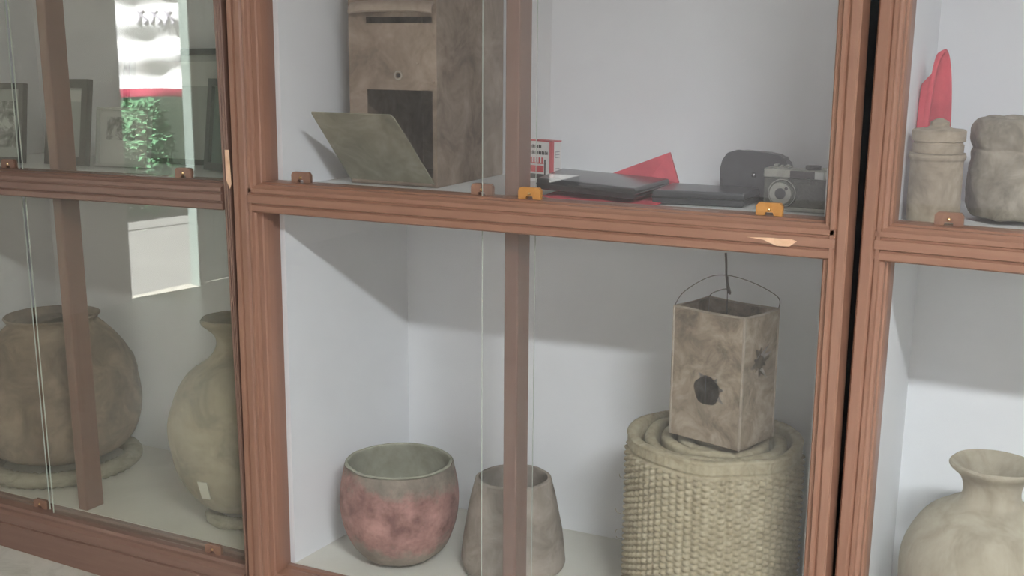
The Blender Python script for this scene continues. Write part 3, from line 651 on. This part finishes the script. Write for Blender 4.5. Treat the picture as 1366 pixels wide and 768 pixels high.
# the peak: an upright folded corner growing out of the sheet's far right part
pk = [(0.690, .352, SH + .030), (0.820, .352, SH + .082), (0.842, .345, SH + .024), (0.836, .350, SH + .002), (0.69, .352, SH + .002)]
pv = [bm.verts.new(p) for p in pk]; pc = bm.verts.new((0.790, .335, SH + .035))
for a, b in zip(range(5), (1, 2, 3, 4, 0)): bm.faces.new((pv[a], pv[b], pc))
pb2 = [bm.verts.new((p[0], p[1] + .006, p[2])) for p in pk]; bm.faces.new(pb2)
for a, b in zip(range(5), (1, 2, 3, 4, 0)): bm.faces.new((pv[a], pv[b], pb2[b], pb2[a]))
cl = link('red_cloth', bm, REDC); mod(cl, 'SOLIDIFY', thickness=0.0012, offset=1)
tag(cl, 'red cloth with a raised corner lying under the black case on the middle shelf', 'cloth')
def slab(name, label, corners, z0, th_, matr, bulge=0.0, seam=True, tilt=0.0, lip=None):
    """cushioned flat case: four plan corners, rounded, with a seam line round the edge"""
    root = thing(name, label, 'case', (sum(c[0] for c in corners) / 4, sum(c[1] for c in corners) / 4, z0))
    ox, oy = root.location[0], root.location[1]
    bm = bmesh.new(); n = 24
    def P_(u, v):
        a, b, c, d = [Vector((*q, 0)) for q in corners]
        return (a * (1 - u) + b * u) * (1 - v) + (d * (1 - u) + c * u) * v
    q_ = [0, .006, .014, .026]; US = q_ + [0.026 + (1 - .052) * k / 12 for k in range(1, 12)] + [1 - t for t in q_[::-1]]
    n = len(US) - 1; G = []
    for s in (0, 1):
        grid = []
        for u in US:
            row = []
            for v in US:
                p = P_(u, v); k = min(1, min(u, 1 - u, v, 1 - v) / .026); k = math.sqrt(1 - (1 - k) ** 2)
                h = th_ * (0.5 + (1 if s else -1) * (0.30 + 0.20 * k)) + (bulge * math.sin(PI * u) * math.sin(PI * v) if s else 0)
                row.append(bm.verts.new((p.x - ox, p.y - oy, h + tilt * (0.5 - u))))
            grid.append(row)
        for i in range(n):
            for j in range(n):
                q = (grid[i][j], grid[i + 1][j], grid[i + 1][j + 1], grid[i][j + 1]); bm.faces.new(q if s else q[::-1])
        G.append([grid[i][0] for i in range(n)] + [grid[n][j] for j in range(n)] + [grid[n - i][n] for i in range(n)] + [grid[0][n - j] for j in range(n)])
    for k in range(len(G[0])):
        k2 = (k + 1) % len(G[0]); bm.faces.new((G[0][k], G[0][k2], G[1][k2], G[1][k]))
    link('case_body', bm, matr, root, smooth=True, sharp=55)
    if seam:
        pts = [P_(u, v) for u, v in [(i / 12, 0) for i in range(12)] + [(1, i / 12) for i in range(12)] + [(1 - i / 12, 1) for i in range(12)] + [(0, 1 - i / 12) for i in range(13)]]
        us = [0 + i / 12 for i in range(12)] + [1] * 12 + [1 - i / 12 for i in range(12)] + [0] * 13
        bm = bmesh.new(); tube(bm, [(p.x - ox, p.y - oy, th_ / 2 + tilt * (.5 - u)) for p, u in zip(pts, us)], 0.0016, 6); link('piping', bm, BLACK, root)
    return root
slab('black_case', 'flat glossy black case lying on red cloth beside the post', [(0.618, 0.152), (0.830, 0.122), (0.832, 0.320), (0.585, 0.350)], SH + 0.0150, 0.022, BLACK, 0.002, tilt=0.006)
slab('grey_case', 'flat dark grey case lying between the black case and the camera', [(0.845, 0.180), (1.013, 0.208), (1.016, 0.312), (0.838, 0.318)], SH + 0.0005, 0.026, SLATE, 0.001)
# small printed carton behind the black case
pkx = thing('small_carton', 'small white carton with red edges and black print standing behind the black case', 'carton', (0.520, 0.400, SH + .0005), (0, 0, math.radians(-14)))
bm = bmesh.new(); box(bm, -.042, .026, 0, .030, 0, .090, .0008); link('carton_body', bm, plain('carton_white', (.74, .72, .70), .6), pkx)
bm = bmesh.new(); REDP = plain('carton_red', (.55, .06, .07), .5)
box(bm, .0175, .0266, -.0006, .004, 0.0, .0895); box(bm, -.0424, .0268, -.0006, .0306, .0885, .0906); link('red_edge', bm, REDP, pkx)
INK = plain('print_black', (.05, .045, .045), .6)
bm = bmesh.new(); rnd = random.Random(2)
for z, n_, h in ((.074, 4, .007), (.060, 6, .008)):
    for k in range(n_):
        x = -.038 + k * .0088; box(bm, x, x + .0028, -.0007, 0, z, z + h); box(bm, x + .0045, x + .0065, -.0007, 0, z, z + h * .9); box(bm, x, x + .0065, -.0007, 0, z + h * .4, z + h * .58)
box(bm, .004, .0075, -.0007, 0, .012, .050); box(bm, -.038, .004, -.0007, 0, .008, .018)
link('black_print', bm, INK, pkx)
bm = bmesh.new(); box(bm, -.038, .002, -.0007, 0, .040, .0425)
for k in range(5): box(bm, -.034 + k * .0075, -.0305 + k * .0075, -.0007, 0, .0425, .054)
box(bm, -.038, .002, -.0007, 0, .022, .036); link('red_print', bm, REDP, pkx)
PG = plain('print_grey', (.35, .34, .34), .6)
for z0 in (.054, .018):
    bm = bmesh.new()
    for q in range(3): box(bm, .0260, .0268, .010, .024, z0 + q * .006, z0 + q * .006 + .0018)
    box(bm, .0260, .0266, .009, .010, z0, z0 + .014); link('side_print', bm, PG, pkx)
# camera pouch
pch = thing('camera_pouch', 'black soft camera pouch standing behind the old camera', 'pouch', (1.003, 0.345, SH + .0005))
bm = bmesh.new()
pr = [(-.068, 0), (-.070, .055), (-.067, .074), (-.056, .088), (-.035, .094), (.020, .091), (.048, .087), (.058, .080), (.066, .055), (.068, 0)]
prism(bm, [(a, -.028, b) for a, b in pr], [(a, .028, b) for a, b in pr]); bmesh.ops.bevel(bm, geom=list(bm.edges), offset=.007, segments=3, affect='EDGES')
link('pouch_body', bm, SLATE, pch, smooth=True, sharp=60)
bm = bmesh.new()
fr_ = [(-.066, .040), (-.068, .058), (-.064, .076), (-.054, .0905), (-.034, .097), (.020, .094), (.047, .090), (.058, .082), (.063, .058), (.062, .040)]
prism(bm, [(a, -.0305, b) for a, b in fr_], [(a, -.0265, b) for a, b in fr_]); bmesh.ops.bevel(bm, geom=list(bm.edges), offset=.0012, segments=2, affect='EDGES'); link('pouch_flap', bm, SLATE, pch, smooth=True, sharp=40)
bm = bmesh.new(); bmesh.ops.create_uvsphere(bm, u_segments=12, v_segments=8, radius=.005); bmesh.ops.translate(bm, verts=bm.verts, vec=(0, -.031, .050)); link('snap', bm, plain('snap_metal', (.3, .3, .3), .3, 1), pch)

# old film camera
SILV = mottled('worn_chrome', [(0.3, (.27, .28, .245)), (0.7, (.42, .43, .385))], scale=40, rough=0.35, metal=0.7)
LEATH = mottled('camera_leather', [(0.3, (.050, .055, .042)), (0.7, (.10, .105, .085))], scale=60, rough=0.6, bump=0.4, bscale=300)
fc = thing('film_camera', 'old chrome and black film camera standing in the right corner of the shelf', 'camera', (1.110, 0.200, SH + .0005), (0, 0, math.radians(-4))); fc.scale = (1.07, 1.07, 1.07)
link('body', boxbm(-.057, .057, 0, .034, .006, .056, .003), LEATH, fc)
link('base_plate', boxbm(-.058, .058, -.001, .035, 0, .007, .0015), SILV, fc)
bm = bmesh.new(); box(bm, -.058, .058, -.001, .035, .0555, .071, .002); link('top_plate', bm, SILV, fc)
link('front_mask', boxbm(-.012, .030, -.0025, .001, .0565, .0690, .0008), plain('mask_black', (.03, .03, .03), .3), fc)
bm = bmesh.new(); box(bm, -.046, -.016, 0.004, .030, .0705, .0735, .001); box(bm, -.044, -.036, .008, .020, .0735, .0775, .001); box(bm, -.031, -.0265, .006, .012, .0735, .0768, .0006); box(bm, -.0235, -.017, .006, .016, .0735, .0772, .001); link('accessory_shoe', bm, SILV, fc)
def disc(bm, x, z, y0, y1, r, r1=None, seg=32):
    A = [bm.verts.new((x + r * math.cos(2 * PI * k / seg), y0, z + r * math.sin(2 * PI * k / seg))) for k in range(seg)]
    r1 = r if r1 is None else r1
    B = [bm.verts.new((x + r1 * math.cos(2 * PI * k / seg), y1, z + r1 * math.sin(2 * PI * k / seg))) for k in range(seg)]
    bm.faces.new(A); bm.faces.new(B[::-1])
    for k in range(seg): bm.faces.new((A[k], B[k], B[(k + 1) % seg], A[(k + 1) % seg]))
LX, LZ = -.022, .031
bm = bmesh.new(); disc(bm, LX, LZ, 0.001, -.010, .0245, .0240); lens = link('lens_barrel', bm, SILV, fc, smooth=True, sharp=40)
bm = bmesh.new(); disc(bm, LX, LZ, -.010, -.0125, .0225, .0215); link('focus_ring', bm, LEATH, lens, smooth=True, sharp=40)
bm = bmesh.new(); disc(bm, LX, LZ, -.0125, -.019, .0195, .0185); link('front_ring', bm, SILV, lens, smooth=True, sharp=40)
bm = bmesh.new(); disc(bm, LX, LZ, -.0188, -.0194, .0095, .009); link('lens_glass', bm, plain('lens_dark', (.02, .025, .025), .08), lens, smooth=True, sharp=40)
bm = bmesh.new(); disc(bm, LX + .010, LZ + .009, -.0188, -.0194, .0028); link('cell_window', bm, plain('cell_dark', (.04, .04, .04), .2), lens)
link('viewfinder_window', boxbm(.030, .045, -.003, .001, .0565, .0690, .0006), plain('viewfinder_glass', (.55, .57, .55), .1), fc)
bm = bmesh.new(); lathe(bm, [(0, .071), (.013, .071), (.013, .0765), (.012, .0775), (0, .0775)], 28, cx=.022, cy=.017); link('rewind_dial', bm, plain('dial_black', (.06, .06, .05), .4, .3), fc, smooth=True, sharp=40)
bm = bmesh.new(); lathe(bm, [(0, .071), (.007, .071), (.007, .0745), (0, .0745)], 20, cx=.044, cy=.016); link('shutter_button', bm, SILV, fc, smooth=True, sharp=40)
for x in (-.0595, .0595):
    bm = bmesh.new(); tube(bm, [(x, .015 + .003 * math.cos(2 * PI * k / 10), .058 + .003 * math.sin(2 * PI * k / 10)) for k in range(11)], .0008, 5); link('strap_lug', bm, SILV, fc)

# ------------------------------------------------------------------ framed pictures on the left cabinet's upper shelf
FBLK = plain('frame_black', (.035, .037, .035), .35); FGRY = mottled('frame_dark_grey', [(0.3, (.05, .055, .05)), (0.7, (.09, .095, .088))], scale=20, rough=.4)
def picture(name, label, x, y, wd, ht, rz, lean, fr_w, fmat, inner):
    r = thing(name, label, 'picture', (x, y, left_z(x, RZ + .0126) + .001), (lean, TILT, rz), 'pictures on the upper left shelf')
    bm = bmesh.new(); plate_grid(bm, [-wd / 2, -wd / 2 + fr_w, wd / 2 - fr_w, wd / 2], [0, fr_w, ht - fr_w, ht], {(1, 1)}, lambda u, v: ((u, -.012, v), (u, .004, v))); link('frame', bm, fmat, r)
    bm = bmesh.new(); box(bm, -wd / 2 + fr_w - .002, wd / 2 - fr_w + .002, -.003, .003, fr_w - .002, ht - fr_w + .002); link('mount', bm, inner[0], r)
    if inner[1]:
        x0, x1, z0, z1, mt = inner[1]
        bm = bmesh.new(); box(bm, x0, x1, -.0038, -.0031, z0, z1); link('photo', bm, mt, r)
    return r
MOUNT = plain('mount_pale', (.50, .52, .49), .7); MOUNT2 = plain('mount_grey', (.33, .36, .33), .7)
BW = mottled('black_and_white_print', [(0.35, (.08, .09, .085)), (0.5, (.22, .24, .22)), (0.6, (.45, .47, .44))], scale=26, rough=.4, detail=3)
GRN = mottled('green_print', [(0.35, (.05, .12, .07)), (0.5, (.12, .24, .15)), (0.65, (.30, .42, .32))], scale=14, rough=.4, detail=3)
picture('framed_picture', 'widest picture, black frame and pale mount, leaning at the back of the upper left shelf', -0.475, 0.385, 0.37, 0.285, -.05, math.radians(-6), .014, FBLK, (MOUNT2, (-.15, .15, .195, .255, MOUNT)))
picture('framed_picture', 'pale mounted picture with a grey photograph, standing in front of the widest one', -0.565, 0.285, 0.175, 0.145, -.05, math.radians(-8), .006, plain('frame_pale', (.42, .44, .41), .5), (MOUNT, (-.058, .04, .065, .122, BW)))
picture('framed_picture', 'upright dark grey framed picture partly hidden by the left cabinet post', -0.735, 0.27, 0.155, 0.215, -.10, math.radians(-8), .022, FGRY, (MOUNT2, (-.05, .05, .16, .188, MOUNT)))
picture('framed_picture', 'dark picture at the far left of the upper left shelf, left of the post', -1.00, 0.27, 0.22, 0.205, .05, math.radians(-8), .015, FGRY, (MOUNT2, (-.08, .08, .04, .16, BW)))
picture('framed_picture', 'narrow black framed picture beside the middle frame on the upper left shelf', -0.245, 0.27, 0.135, 0.215, -.35, math.radians(-7), .018, FBLK, (plain('mount_green', (.10, .15, .13), .5), None))
